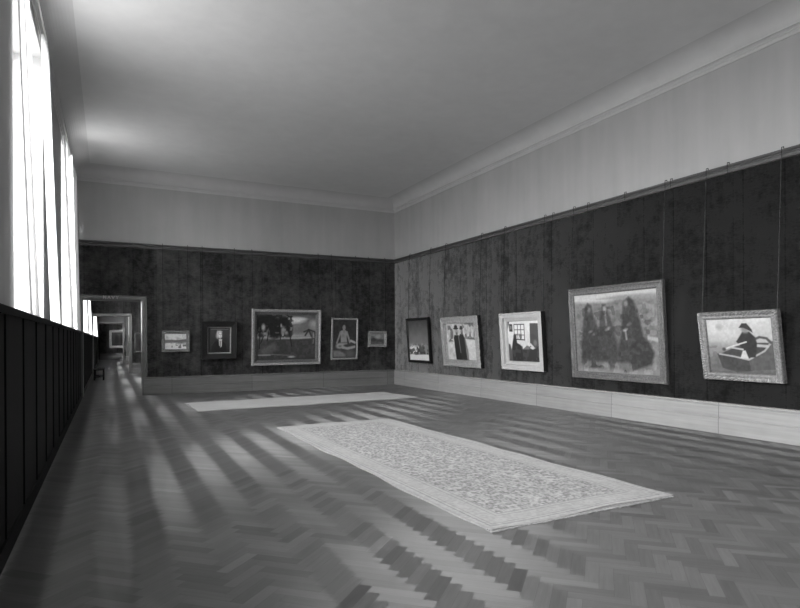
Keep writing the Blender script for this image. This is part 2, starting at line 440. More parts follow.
# sheer drapes hung over the casing, leaning out over its shelf
def curtain(y0, y1, label, seed, group=None, mat='sheer', x0=.045, lean=.155, amp=1.0):
    b = MB(); r = random.Random(seed); ny, nz = 72, 14; zt, zb = 6.08, 1.868
    ph = [r.random()*6.28 for _ in range(3)]
    for i in range(ny+1):
        u = i/ny
        for k in range(nz+1):
            v = k/nz; z = zt + (zb-zt)*v
            fold = .032*math.sin(u*2*math.pi*7 + ph[0] + .3*math.sin(v*2+ph[1])) + .014*math.sin(u*2*math.pi*15+ph[2])
            x = XL + x0 + lean*v**1.15 + amp*fold*(.65+.35*v)
            b.v.append((x, y0 + (y1-y0)*u + .02*v*math.sin(u*9+ph[1]), z))
    for i in range(ny):
        for k in range(nz):
            a = i*(nz+1)+k; b.f.append((a, a+nz+1, a+nz+2, a+1)); b.m.append(0)
    o = b.build('curtain', M[mat], smooth=True, fix=False)
    return tag(o, label, 'curtain', group)
CUR = [(16.35, 18.45, 'white curtain of the last window before the doorway wall, drawn half nearest the doorway', 'lined', .11, .06, 1.3),
       (14.85, 15.6, 'white curtain of the last window before the doorway wall, narrow gathered half', 'drape', .06, .12, 1.),
       (29.3, 30.45, 'white curtain in the second gallery, over its window farther from the doorway', 'drape', .045, .155, 1.),
       (23.5, 24.65, 'white curtain in the second gallery, over its window nearer the doorway', 'drape', .045, .155, 1.),
       (43.2, 44.3, 'white curtain seen deep through two doorways, farther one of the third gallery', 'drape', .045, .155, 1.),
       (36.8, 37.9, 'white curtain seen deep through two doorways, nearer one of the third gallery', 'drape', .045, .155, 1.),
       (10.1, 11.0, 'white curtain of the middle window on the left, far half', 'drape', .07, .12, 1.),
       (7.5, 8.1, 'white curtain of the middle window on the left, near half', 'drape', .07, .12, 1.)]
for i, (a, c, lb, mt, x0, ln, am) in enumerate(CUR): curtain(a, c, lb, i+3, 'white curtains along the window wall', mt, x0, ln, am)

# ------------------------------------------------------------------ rugs
def rug_mat(name, LX, LY, hi, lo, pat=1.0, bw=.42):
    """woven field of small figures inside a banded border; object origin at the rug's centre"""
    m = NT(name); m.b.inputs['Roughness'].default_value = .95; m.b.inputs['Specular IOR Level'].default_value = .1
    m.b.inputs['Sheen Weight'].default_value = .15
    co = m.coord(); sp = m.n('ShaderNodeSeparateXYZ'); m.l(co, sp.inputs[0])
    ax = m.math('SUBTRACT', LX/2, m.math('ABSOLUTE', sp.outputs[0])); ay = m.math('SUBTRACT', LY/2, m.math('ABSOLUTE', sp.outputs[1]))
    d = m.math('MINIMUM', ax, ay)
    dd = m.math('DIVIDE', d, bw)
    field = m.math('GREATER_THAN', dd, 1.0)
    band = m.ramp(m.math('MULTIPLY', dd, .5, clamp=True), [(0, .85), (.04, .98), (.10, .50), (.118, .95), (.165, .60), (.18, .92), (.40, .50), (.415, .92), (.475, .45), (.49, .85)], 'CONSTANT')
    def figures(sx, sy, sc, lo_):
        c_ = m.coord((sx, sy, 1))
        vo = m.n('ShaderNodeTexVoronoi', feature='F1'); vo.inputs['Scale'].default_value = sc; vo.inputs['Randomness'].default_value = .75; m.l(c_, vo.inputs['Vector'])
        n1 = m.noise(c_, sc*1.9, 3, .75)
        f = m.math('ADD', m.math('MULTIPLY', m.ramp(vo.outputs['Distance'], [(.14, 1.0), (.30, .1), (.46, .0), (.58, .9)]), .55),
                   m.math('MULTIPLY', m.ramp(n1, [(.40, 0), (.60, 1)]), .6))
        return m.math('ADD', lo_, m.math('MULTIPLY', f, 1-lo_)), n1
    tone_f, n1 = figures(1, .8, 13, .16)
    tb, nb = figures(1, 1, 12, .72); tone_b = m.math('MULTIPLY', band, tb)
    mx = m.n('ShaderNodeMix', data_type='FLOAT'); m.l(field, mx.inputs[0]); m.l(tone_b, mx.inputs[2]); m.l(tone_f, mx.inputs[3])
    pm = m.n('ShaderNodeMix', data_type='FLOAT'); pm.inputs[0].default_value = pat; pm.inputs[2].default_value = .9; m.l(mx.outputs[0], pm.inputs[3])
    n2 = m.noise(co, 1.2, 3)
    s = m.math('ADD', lo, m.math('MULTIPLY', pm.outputs[0], hi-lo)); s = m.math('MULTIPLY', s, m.math('ADD', .82, m.math('MULTIPLY', n2, .36)))
    cb = m.n('ShaderNodeCombineXYZ')
    for i in range(3): m.l(s, cb.inputs[i])
    m.val(cb.outputs[0]); m.bump(n1, .3, .004)
    return m.mat
def rug(cx, cy, LX, LY, rot, mat, label, wob, seed, fringe):
    root = empty('rug', (cx, cy, 0)); root.rotation_euler.z = rot; tag(root, label, 'rug')
    r = random.Random(seed); nx, ny = max(12, int(LX/.12)), max(12, int(LY/.12)); th = .014
    phx = [r.random()*6.28 for _ in range(6)]
    def edge(t, k): return wob*(math.sin(t*2.1+phx[k]) + .6*math.sin(t*5.3+phx[k+1]))
    b = MB()
    for i in range(nx+1):
        for j in range(ny+1):
            u, v = i/nx*2-1, j/ny*2-1; x, y = u*LX/2, v*LY/2
            xx = x + abs(u)**6*edge(y, 0 if u > 0 else 2); yy = y + abs(v)**6*edge(x, 1 if v > 0 else 3)
            rim = max(abs(u)*LX/2 - LX/2 + .06, abs(v)*LY/2 - LY/2 + .06, 0)/.06
            z = th + .0035*math.sin(x*3+phx[4])*math.sin(y*2.3+phx[5]) + rim*.006*max(0, math.sin((x+y)*4.1+phx[3]))
            b.v.append((xx, yy, z))
    for i in range(nx):
        for j in range(ny):
            a = i*(ny+1)+j; b.f.append((a, a+ny+1, a+ny+2, a+1)); b.m.append(0)
    n0 = len(b.v); ring = [(i, 0) for i in range(nx+1)] + [(nx, j) for j in range(1, ny+1)] + [(i, ny) for i in range(nx-1, -1, -1)] + [(0, j) for j in range(ny-1, 0, -1)]
    for (i, j) in ring: p = b.v[i*(ny+1)+j]; b.v.append((p[0], p[1], .001))
    for q in range(len(ring)):
        q2 = (q+1) % len(ring); a = ring[q][0]*(ny+1)+ring[q][1]; c = ring[q2][0]*(ny+1)+ring[q2][1]
        b.f.append((a, n0+q, n0+q2, c)); b.m.append(0)
    b.build('pile', mat, root, smooth=False)
    ends = ((-1, 0), (1, 0)) if fringe == 'x' else ((0, -1), (0, 1))
    for (sx, sy) in ends:                     # short woven ends
        n = 46; f = MB()
        for i in range(n):
            t0, t1 = (i/n*2-1)*.995, ((i+.86)/n*2-1)*.995; ext = .028 + .018*r.random()
            if sy: x0, x1, y0 = t0*LX/2, t1*LX/2, sy*(LY/2-.03); e = sy*(ext+.03); f.box(x0, x1, min(y0, y0+e), max(y0, y0+e), .002, .008)
            else: y0, y1, x0 = t0*LY/2, t1*LY/2, sx*(LX/2-.03); e = sx*(ext+.03); f.box(min(x0, x0+e), max(x0, x0+e), y0, y1, .002, .008)
        if sy: f.box(-LX/2*.995, LX/2*.995, sy*(LY/2-.03)-.02, sy*(LY/2-.03)+.02, .001, .009)
        else: f.box(sx*(LX/2-.03)-.02, sx*(LX/2-.03)+.02, -LY/2*.995, LY/2*.995, .001, .009)
        f.build('fringe', M['fringe'], root)
    return root
M['fringe'] = plain('cotton_fringe', .34, .95, mottle=.3, scale=30)
rug(3.86, 7.36, 2.25, 6.60, R(.7), rug_mat('figured_wool', 2.25, 6.60, .46, .10, 1.0, .36), 'large pale oriental rug with small all-over figures and banded border, nearest the camera', .018, 4, 'y')
rug(4.55, 15.05, 5.65, 1.95, R(2.6), rug_mat('plain_wool', 5.65, 1.95, .56, .42, .35, .25), 'long pale plain runner rug lying before the back wall', .02, 9, 'x')

# ------------------------------------------------------------------ paintings
class Art:
    """brush marks laid into a tone array; u to the right, v up, tones in 0..255 (display)"""
    def __init__(s, W, H, n=120):
        s.nx = max(24, int(n*W/max(W, H))); s.ny = max(24, int(n*H/max(W, H))); s.asp = W/H
        u = np.linspace(0, 1, s.nx); v = np.linspace(0, 1, s.ny)
        s.U, s.V = np.meshgrid(u, v); s.A = np.full(s.U.shape, 100.0); s.r = np.random.RandomState(int(W*1000+H*77) % 9999)
    def nz(s, fx, fy):
        a = s.r.rand(fy+2, fx+2); x = s.U*fx; y = s.V*fy; i = x.astype(int); j = y.astype(int); dx = x-i; dy = y-j
        dx = dx*dx*(3-2*dx); dy = dy*dy*(3-2*dy)
        return (a[j, i]*(1-dx)*(1-dy)+a[j, i+1]*dx*(1-dy)+a[j+1, i]*(1-dx)*dy+a[j+1, i+1]*dx*dy)*2-1
    def mix(s, k, val): k = np.clip(k, 0, 1); s.A = s.A*(1-k) + val*k
    def grad(s, stops): s.A = np.interp(s.V, [p for p, _ in stops], [t for _, t in stops])
    def band(s, v0, v1, val, soft=.02, rag=.0, fx=9):
        n = s.nz(fx, 3)*rag
        k = np.clip((s.V-(v0+n))/soft+.5, 0, 1)*np.clip(((v1+n*.7)-s.V)/soft+.5, 0, 1); s.mix(k, val)
    def ell(s, cu, cv, ru, rv, val, soft=.25, rot=0, op=1):
        x = (s.U-cu)*s.asp; y = s.V-cv; c, q = math.cos(rot), math.sin(rot); xx = (x*c+y*q)/(ru*s.asp); yy = (-x*q+y*c)/rv
        d = np.sqrt(xx*xx+yy*yy); s.mix(op*(1-np.clip((d-1+soft)/(2*soft), 0, 1)), val)
    def poly(s, P, val, soft=.012, op=1):
        P = np.array(P, float); n = len(P); ins = np.zeros(s.U.shape, bool); dm = np.full(s.U.shape, 9.0)
        for i in range(n):
            x0, y0 = P[i]; x1, y1 = P[(i+1) % n]
            with np.errstate(divide='ignore', invalid='ignore'):
                c = ((y0 > s.V) != (y1 > s.V)) & (s.U < (x1-x0)*(s.V-y0)/((y1-y0) if y1 != y0 else 1e-9)+x0)
            ins ^= c
            L2 = ((x1-x0)**2+(y1-y0)**2) or 1e-9; t = np.clip(((s.U-x0)*(x1-x0)+(s.V-y0)*(y1-y0))/L2, 0, 1)
            dm = np.minimum(dm, np.hypot(s.U-x0-t*(x1-x0), s.V-y0-t*(y1-y0)))
        sd = np.where(ins, dm, -dm); s.mix(op*np.clip(sd/soft+.5, 0, 1), val)
    def line(s, P, wd, val, soft=.01, op=1):
        dm = np.full(s.U.shape, 9.0)
        for (x0, y0), (x1, y1) in zip(P, P[1:]):
            L2 = ((x1-x0)**2+(y1-y0)**2) or 1e-9; t = np.clip(((s.U-x0)*(x1-x0)+(s.V-y0)*(y1-y0))/L2, 0, 1)
            dm = np.minimum(dm, np.hypot(s.U-x0-t*(x1-x0), s.V-y0-t*(y1-y0)))
        s.mix(op*np.clip((wd/2-dm)/soft+.5, 0, 1), val)
    def blot(s, u0, u1, v0, v1, val, fx, fy, th=.1, op=.8):
        n = s.nz(fx, fy); k = (n > th)*op*np.clip((s.U-u0)/.04+.5, 0, 1)*np.clip((u1-s.U)/.04+.5, 0, 1)*np.clip((s.V-v0)/.04+.5, 0, 1)*np.clip((v1-s.V)/.04+.5, 0, 1)
        s.mix(k, val)
    def tex(s, amp, fx, fy): s.A = s.A + s.nz(fx, fy)*amp
    def tone(s, gain): 
        a = np.clip(s.A, 3, 252)/255; l = np.where(a <= .04045, a/12.92, ((a+.055)/1.055)**2.4); return np.clip(l*gain, .002, .88)

def canvas(W, H, art, gain, parent, z):
    X = (art.U-.5)*W; Y = (art.V-.5)*H
    nx, ny = art.nx, art.ny
    V = np.stack([X, Y, np.full_like(X, z)], -1).reshape(-1, 3)
    idx = np.arange(nx*ny).reshape(ny, nx)
    F = np.stack([idx[:-1, :-1], idx[:-1, 1:], idx[1:, 1:], idx[1:, :-1]], -1).reshape(-1, 4)
    n0 = len(V); Vb = [(sx*W/2, sy*H/2, z-.02) for sx, sy in ((-1,-1),(1,-1),(1,1),(-1,1))]
    cn = [idx[0,0], idx[0,-1], idx[-1,-1], idx[-1,0]]
    Fl = F.tolist() + [[n0+3, n0+2, n0+1, n0]] + [[int(cn[i]), n0+i, n0+(i+1)%4, int(cn[(i+1)%4])] for i in range(4)]
    me = bpy.data.meshes.new('canvas'); me.from_pydata(V.tolist()+Vb, [], Fl)
    at = me.attributes.new('paint', 'FLOAT', 'POINT'); at.data.foreach_set('value', np.concatenate([art.tone(gain).ravel(), [.1]*4]).astype('f'))
    me.materials.append(M['paint'])
    o = bpy.data.objects.new('canvas', me); COL.objects.link(o); o.parent = parent; return o

def sweep(b, W, H, prof, seg=1, carve=None, mi=0):
    """mitred moulding round a W x H rectangle; prof = (inset, height) from the outer back edge inwards"""
    cs = [(-1, -1), (1, -1), (1, 1), (-1, 1)]; k = len(prof); st = []
    for s in range(4):
        a, c = cs[s], cs[(s+1) % 4]
        for i in range(seg):
            t = i/seg; ring = []
            for q, (ins, h) in enumerate(prof):
                di, dh = carve(q, t, s, W if s % 2 == 0 else H) if carve else (0, 0)
                e = 0.0 if i == 0 else 1.0
                ii = ins + di*e
                p0 = Vector((a[0]*(W/2-ins), a[1]*(H/2-ins))); p1 = Vector((c[0]*(W/2-ins), c[1]*(H/2-ins)))
                p = p0.lerp(p1, t); nrm = Vector((0, 1)) if s == 0 else Vector((-1, 0)) if s == 1 else Vector((0, -1)) if s == 2 else Vector((1, 0))
                p = p + nrm*di*e
                ring.append((p.x, p.y, h + dh*e))
            st.append(ring)
    n0 = len(b.v); N = len(st)
    for r in st: b.v += r
    for i in range(N):
        j = (i+1) % N
        for q in range(k-1):
            b.f.append((n0+i*k+q, n0+j*k+q, n0+j*k+q+1, n0+i*k+q+1)); b.m.append(1 if q == 0 else mi)

WALLBASIS = {'R': Matrix(((0, 0, -1, 0), (-1, 0, 0, 0), (0, 1, 0, 0), (0, 0, 0, 1))),
             'B': Matrix(((1, 0, 0, 0), (0, 0, -1, 0), (0, 1, 0, 0), (0, 0, 0, 1)))}
def hook_mesh(b, P, out):
    """small S-hook over the rail's bead; P is the rail top point on the wall, out the wall normal"""
    P = Vector(P); o = Vector(out); up = Vector((0, 0, 1))
    q = .62
    pts = [P + (x-P)*q if i > 1 and i < 3 else x for i, x in enumerate([P+o*.012+up*.005, P+o*.02+up*.036, P+o*.045+up*.042, P+o*.068+up*.02, P+o*.074-up*.05, P+o*.066-up*.15, P+o*.075-up*.155])]
    b.path(pts, .0055, 6)
def picture(wall, s0, zb, W, H, tilt, label, fw, prof, fmat, art, gain, dcan, depth=.10, carve=None, seg=1, liner=None, d=.12, wires=True, plane=None, side=.55, dark=False, wire_in=.04):
    """hung picture: root at its lower edge, leaning out at the top"""
    root = empty('framed_painting')
    pl = plane if plane is not None else (XR if wall == 'R' else YB)
    o0 = d - depth
    if wall == 'R': loc = (pl - o0, s0 - W/2, zb)
    else: loc = (s0 + W/2, pl - o0, zb)
    mw = Matrix.Translation(loc) @ WALLBASIS[wall] @ Matrix.Rotation(tilt, 4, 'X')
    root.matrix_world = mw; tag(root, label, 'painting')
    holder = H/2
    b = MB(); pr = [(0, 0), (0, depth*side), (0, depth*side+.004)] + [(i, max(depth*side+.005, depth*.55 + z*(depth*.45))) for i, z in prof] + [(fw, dcan-.004)]
    sweep(b, W, H, pr, seg, carve); 
    # flat back of the moulding
    n = len(b.v)
    b.v = [(x, y+holder, z) for x, y, z in b.v]
    fo = b.build('frame', [fmat, M['back'] if dark else fmat], root)
    bk = MB(); bk.box(-W/2+.012, W/2-.012, .012, H-.012, .001, .02); bk.build('backing', M['back'], root)
    iw, ih = W-2*fw, H-2*fw; lw = 0
    if liner:
        lw, lmat, lz = liner; b = MB(); sweep(b, iw+.004, ih+.004, [(0, dcan-.01), (0, lz), (lw*.25, lz+.004), (lw*.8, lz-.012), (lw, dcan-.002)])
        b.v = [(x, y+holder, z) for x, y, z in b.v]; b.m = [0]*len(b.m); lo = b.build('liner', lmat, root)
    c = canvas(iw-2*lw+.01, ih-2*lw+.01, art, gain, root, dcan-.004); c.location = (0, holder, 0)
    if wires:
        inv = mw.inverted()
        for sx in (-1, 1):
            lt = Vector((sx*(W/2-wire_in), H-.05, .012)); wt = mw @ lt
            if wall == 'R': top = Vector((pl, wt.y, 4.437)); out = Vector((-1, 0, 0))
            else: top = Vector((wt.x, pl, 4.437)); out = Vector((0, -1, 0))
            b = MB(); a = top + out*.078 + Vector((0, 0, -.155)); b.tube(inv @ a, inv @ wt, .005, 6)
            wo = b.build('hanging_wire', M['wire'], root)
            hb = MB(); hook_mesh(hb, top, out); hb.v = [tuple(inv @ Vector(p)) for p in hb.v]; hb.build('rail_hook', M['iron'], wo)
    return root

# frame finishes
FM = {'ebony': frame_mat('ebonised_frame', .012, .35, 0, .3), 'gilt': frame_mat('dull_gilt_frame', .26, .42, .3, .4, 24),
      'silver': frame_mat('pale_gilt_frame', .42, .4, .25, .35, 22), 'white': frame_mat('pale_painted_frame', .52, .5, 0, .1, 12, .12),
      'bronze': frame_mat('dark_gilt_frame', .15, .42, .3, .45, 30, .6), 'line': frame_mat('light_liner', .40, .45, .2, .2)}
FLAT = [(.004, .8), (.02, 1.0), (.05, .95), (.055, .8)]
def steps(fw, pts): return [(fw*a, z) for a, z in pts]
def carved(amp, ampo, per):
    def f(q, t, s, L):
        ph = t*L/per*2*math.pi
        return (ampo*(.6*math.sin(ph)+.4*math.sin(ph*2.3+s)) if q < 3 else 0, amp*math.sin(ph*2+q*1.7+s) if 2 <= q <= 6 else 0)
    return f

# --- right wall
a = Art(1.39, 1.32); a.grad([(0, 110), (.38, 104), (.6, 92), (1, 58)]); a.tex(6, 8, 9)
a.band(.13, .40, 72, .05, .03); a.blot(0, 1, .15, .42, 125, 14, 12, .1); a.ell(.2, .30, .2, .07, 190, .5); a.blot(.05, .5, .16, .36, 205, 16, 22, .25, .9)
a.blot(0, 1, .14, .34, 45, 12, 16, .25, .8); a.band(-.1, .135, 245, .03, .02)
picture('R', 17.697, .83, 1.531, 1.464, .071, 'dark narrow-framed painting of snowy ground under a dim sky, nearest the corner', .085,
        steps(.085, [(.1, .9), (.3, 1), (.7, .9), (.9, .6)]), FM['ebony'], a, 1.75, .06, .10)
a = Art(1.55, 1.0, 130); a.grad([(0, 165), (.5, 175), (1, 165)]); a.tex(16, 9, 8); a.tex(12, 24, 20)
a.blot(.55, 1, .55, 1, 80, 14, 12, -.05, .8); a.blot(.6, 1, .6, 1, 150, 22, 10, .3, .7); a.poly([(.62, 0), (1, 0), (1, .54), (.64, .58)], 185, .04, .8); a.line([(.58, .60), (1, .56)], .03, 90, .02)
a.blot(.04, .26, .5, .95, 75, 11, 9, .25, .75); a.blot(.30, .62, .82, 1, 205, 10, 6, .2, .6); a.tex(8, 30, 24)
a.poly([(.235, .60), (.265, .68), (.40, .68), (.44, .60), (.47, 0), (.275, 0)], 38, .015); a.poly([(.42, .66), (.46, .71), (.56, .70), (.60, .58), (.645, 0), (.46, 0)], 45, .015)
a.line([(.60, .55), (.66, .25), (.67, .02)], .05, 75, .03, .8)
a.ell(.345, .76, .048, .085, 135, .25); a.ell(.345, .72, .03, .035, 85, .5); a.ell(.52, .765, .040, .075, 115, .25); a.ell(.52, .72, .026, .03, 75, .5)
a.ell(.325, .86, .085, .028, 36, .25); a.ell(.325, .905, .055, .05, 36, .25); a.ell(.505, .85, .055, .025, 42, .25); a.ell(.505, .89, .042, .04, 42, .25)
a.line([(.40, .64), (.44, .2)], .022, 120, .02)
picture('R', 15.302, .799, 2.003, 1.447, .086, 'pale-framed painting of two people in black coats and hats standing side by side', .20,
        steps(.20, [(.03, .75), (.1, 1.0), (.25, .92), (.5, .55), (.72, .5), (.85, .62), (.95, .4)]), FM['silver'], a, 1.4, .035, .13, carved(.004, .014, .17), 24, d=.15, side=.85, dark=True)
a = Art(1.15, 1.0, 130); a.grad([(0, 200), (1, 215)]); a.tex(8, 5, 5); a.tex(8, 20, 18)
a.poly([(.0, .80), (.06, 1), (.0, 1)], 60, .02); a.poly([(.05, .75), (.16, .74), (.16, .93), (.05, .94)], 60, .012); a.poly([(.08, .8), (.13, .8), (.13, .89), (.08, .89)], 120, .012)
a.poly([(.20, .54), (.55, .52), (.55, .93), (.20, .935)], 70, .012); a.poly([(.22, .57), (.53, .55), (.53, .905), (.22, .91)], 215, .012)
for q in (.325, .43): a.line([(q, .55), (q, .92)], .02, 80, .01)
for q in (.66, .79): a.line([(.21, q), (.54, q-.005)], .018, 80, .01)
a.blot(.2, .55, .52, .68, 70, 12, 8, .0, .7)
a.poly([(.70, .36), (1, .33), (1, .93), (.72, .94)], 78, .012); a.blot(.72, 1, .35, .93, 66, 8, 12, .2, .5)
a.poly([(.11, 0), (.10, .28), (.15, .50), (.18, .60), (.22, .66), (.27, .62), (.29, .46), (.38, .42), (.46, .36), (.48, 0)], 42, .025)
a.ell(.225, .62, .045, .06, 62, .3); a.poly([(0, 0), (0, .44), (.06, .42), (.12, .22), (.13, 0)], 78, .03)
a.poly([(.46, 0), (.46, .30), (.60, .37), (.78, .30), (1, .40), (1, 0)], 50, .03); a.poly([(.48, .30), (.60, .40), (.70, .36), (.66, .30)], 105, .02); a.poly([(.68, .42), (.80, .31), (.83, .36), (.72, .46)], 195, .015)
a.ell(.86, .46, .05, .07, 110, .4); a.blot(.1, 1, 0, .38, 78, 16, 12, .3, .5)
picture('R', 12.334, .825, 1.64, 1.412, .061, 'broad pale-framed painting of a room interior with a gridded window', .13,
        steps(.13, [(.03, .85), (.12, 1.0), (.3, .95), (.38, .8), (.7, .72), (.85, .6), (.95, .55)]), FM['white'], a, 1.2, .03, .14, liner=(.085, FM['white'], .075), d=.16, side=.9, dark=True)
a = Art(2.14, 1.6, 170); a.grad([(0, 132), (.2, 116), (.6, 112), (.9, 122), (1, 120)]); a.tex(10, 10, 10); a.tex(10, 34, 26)
a.band(.905, 1.02, 190, .05, .02, 5); a.poly([(.30, .93), (1, .875), (1, .95), (.6, .96)], 135, .03, .8); a.blot(0, 1, .5, .86, 130, 18, 12, .2, .5); a.blot(.78, 1, .3, .85, 145, 16, 20, .1, .55); a.blot(0, .12, .2, .7, 135, 7, 14, .1, .45)
a.poly([(.88, .42), (.99, .39), (.99, .44), (.88, .46)], 175, .02, .8)
a.poly([(.06, .12), (.08, .42), (.115, .68), (.14, .84), (.18, .89), (.225, .86), (.25, .72), (.28, .62), (.33, .45), (.37, .14), (.30, .06), (.12, .06)], 62, .03)
a.poly([(.33, .16), (.31, .48), (.34, .74), (.37, .86), (.41, .86), (.44, .76), (.485, .62), (.53, .36), (.55, .14), (.44, .10)], 70, .03)
a.poly([(.54, .06), (.545, .30), (.585, .48), (.605, .72), (.63, .88), (.69, .93), (.745, .88), (.80, .66), (.835, .46), (.90, .38), (.945, .26), (.91, .13), (.79, .08), (.64, .02)], 56, .03)
a.ell(.34, .3, .12, .16, 62, .9, op=.6); a.ell(.53, .25, .1, .15, 64, .9, op=.7)
for (x, y, t) in ((.195, .80, 112), (.395, .80, 150), (.655, .85, 125)): a.ell(x, y, .024, .04, t, .5)
for (x, y, t) in ((.20, .52, 112), (.255, .49, 108), (.415, .545, 175), (.43, .56, 130), (.635, .535, 170), (.68, .6, 112)): a.ell(x, y, .026, .016, t, .6, .3)
a.line([(.40, .76), (.41, .60)], .018, 130, .02); a.line([(.636, .53), (.645, .42)], .018, 150, .02); a.line([(.69, .62), (.72, .40)], .02, 80, .03, .6)
a.blot(.05, .93, .05, .85, 84, 22, 20, .25, .4); a.blot(.05, .93, .05, .85, 44, 18, 16, .35, .4)
a.blot(0, 1, 0, .14, 160, 18, 6, .0, .45); a.tex(7, 60, 44)
picture('R', 9.809, .744, 2.458, 1.918, .062, 'largest painting, three dark-cloaked people standing in a landscape, in dull gilt', .155,
        steps(.155, [(.04, .7), (.14, 1.0), (.28, .94), (.36, .7), (.62, .62), (.8, .7), (.93, .5)]), FM['bronze'], a, 1.0, .045, .09, carved(.003, .003, .06), 60, d=.11)
a = Art(1.10, .88, 140); a.grad([(0, 82), (.3, 100), (.5, 125), (.62, 150), (1, 170)]); a.tex(8, 7, 8)
a.ell(.2, .85, .05, .05, 135, .6); a.blot(0, 1, .0, .5, 75, 10, 16, .1, .4)
a.poly([(.13, .36), (.62, .24), (.65, .05), (.42, .02), (.20, .09)], 56, .02); a.poly([(.62, .24), (.86, .40), (.96, .58), (1.0, .60), (1.0, .1), (.64, .06)], 72, .02)
a.poly([(.2, .36), (.60, .25), (.88, .42), (.93, .56), (.7, .56), (.45, .50)], 55, .02)
a.line([(.17, .35), (.40, .31), (.615, .255), (.86, .42), (.96, .56)], .028, 140, .015)
a.line([(.96, .56), (.90, .64), (.80, .66), (.72, .62)], .04, 60, .02); a.line([(.68, .52), (.9, .5)], .05, 150, .02)
a.poly([(.45, .58), (.50, .66), (.56, .76), (.66, .76), (.74, .66), (.76, .55), (.72, .30), (.56, .30), (.54, .46)], 42, .02)
a.ell(.60, .80, .055, .07, 110, .35); a.poly([(.51, .83), (.56, .91), (.63, .91), (.70, .80), (.71, .74), (.66, .78), (.58, .83)], 45, .015)
a.line([(.24, .43), (.34, .48), (.60, .575)], .026, 165, .012); a.ell(.25, .44, .03, .03, 60, .4); a.poly([(.49, .28), (.54, .42), (.58, .42), (.62, .27)], 165, .015); a.line([(.38, .47), (.54, .44)], .03, 150, .012)
a.tex(6, 30, 22)
picture('R', 6.598, .905, 1.34, 1.13, .153, 'painting of a person rowing a boat, in carved frame at the row\'s right end', .125,
        steps(.125, [(.03, .7), (.12, 1.0), (.3, .9), (.5, .6), (.75, .65), (.92, .4)]), FM['gilt'], a, 1.55, .04, .10, carved(.006, .006, .09), 50, d=.12)

# --- back wall
a = Art(.6, .5, 90); a.grad([(0, 165), (.3, 150), (.42, 95), (.56, 110), (.62, 140), (1, 165)]); a.tex(14, 8, 8); a.tex(14, 16, 14); a.band(.46, .60, 80, .05, .04, 6); a.poly([(.4, .46), (1, .5), (1, .66), (.85, .63), (.5, .55)], 72, .04, .8)
a.blot(.62, 1, .05, .42, 62, 14, 9, .1, .75); a.blot(.3, .6, .1, .35, 80, 12, 8, .3, .7); a.blot(0, .5, .1, .4, 200, 6, 7, .2, .5)
picture('B', 1.38, 1.255, .775, .63, .07, 'small pale landscape in an ornate frame beside the doorway', .09,
        steps(.09, [(.05, .8), (.2, 1.0), (.45, .75), (.6, .6), (.8, .7), (.95, .4)]), FM['gilt'], a, 2.6, .035, .08, carved(.012, .012, .09), 16, d=.1)
a = Art(.62, .75, 110); a.grad([(0, 34), (1, 46)]); a.tex(5, 5, 6); a.poly([(.14, 0), (.18, .3), (.34, .48), (.62, .50), (.80, .34), (.86, 0)], 24, .04)
a.ell(.50, .72, .14, .16, 105, .35); a.ell(.545, .70, .085, .125, 172, .3); a.ell(.42, .72, .035, .14, 150, .5); a.ell(.37, .66, .03, .08, 100, .6); a.ell(.53, .84, .10, .035, 150, .5);
a.ell(.515, .73, .02, .012, 85, .7); a.ell(.585, .73, .02, .012, 85, .7); a.line([(.555, .71), (.565, .67)], .02, 120, .02); a.ell(.555, .625, .03, .01, 85, .6); a.ell(.64, .72, .02, .08, 60, .5)
a.poly([(.48, .54), (.63, .54), (.62, .26), (.57, .20), (.50, .28)], 160, .03); a.line([(.55, .46), (.545, .2)], .04, 60, .02); a.line([(.47, .46), (.62, .44)], .015, 110, .015); a.line([(.1, .93), (.92, .93)], .015, 95, .01); a.line([(.16, .3), (.26, .42)], .02, 44, .02)
picture('B', 2.493, 1.023, 1.033, 1.159, .10, 'black-framed dark portrait of a pale-haired sitter with white neckwear', .17,
        steps(.17, [(.04, 1.0), (.12, 1.0), (.2, .85), (.8, .45), (.95, .4)]), FM['ebony'], a, 2.2, .03, .14, liner=(.03, FM['line'], .05), d=.16)
a = Art(1.9, 1.45, 160); a.grad([(0, 62), (.30, 58), (.44, 66), (.49, 132), (.54, 110), (.58, 122), (.8, 100), (1, 88)]); a.tex(9, 8, 8); a.tex(6, 22, 18)
a.ell(.66, .88, .13, .06, 200, .6); a.ell(.58, .85, .07, .05, 170, .6); a.ell(.74, .91, .1, .03, 185, .7); a.ell(.97, .80, .07, .09, 140, .6); a.poly([(.62, .60), (.80, .82), (.98, .62)], 92, .06, .7)
a.poly([(.35, .50), (1, .53), (1, .56), (.4, .56)], 135, .02); a.poly([(.3, .44), (.95, .47), (.9, .50), (.3, .48)], 150, .02, .8)
a.poly([(0, 0), (0, .32), (.25, .44), (.45, .46), (.7, .45), (1, .48), (1, 0)], 54, .03); a.poly([(.04, .22), (.30, .40), (.34, .22), (.1, .10)], 80, .06); a.blot(0, 1, .05, .42, 72, 20, 14, .3, .5)
for (x, y, rx, ry) in ((.24, .78, .16, .18), (.33, .68, .08, .2), (.06, .78, .07, .22), (.44, .84, .09, .12), (.15, .90, .12, .08), (.52, .72, .035, .12), (.28, .62, .09, .14)): a.ell(x, y, rx, ry, 24, .3)
a.blot(0, .6, .5, 1, 24, 30, 24, .05, .75); a.blot(.02, .56, .5, .75, 105, 26, 20, .45, .6)
a.ell(.105, .72, .03, .07, 140, .5); a.ell(.19, .64, .016, .05, 130, .5); a.ell(.40, .76, .016, .04, 150, .6); a.ell(.435, .66, .03, .07, 130, .6); a.ell(.49, .60, .03, .04, 125, .6)
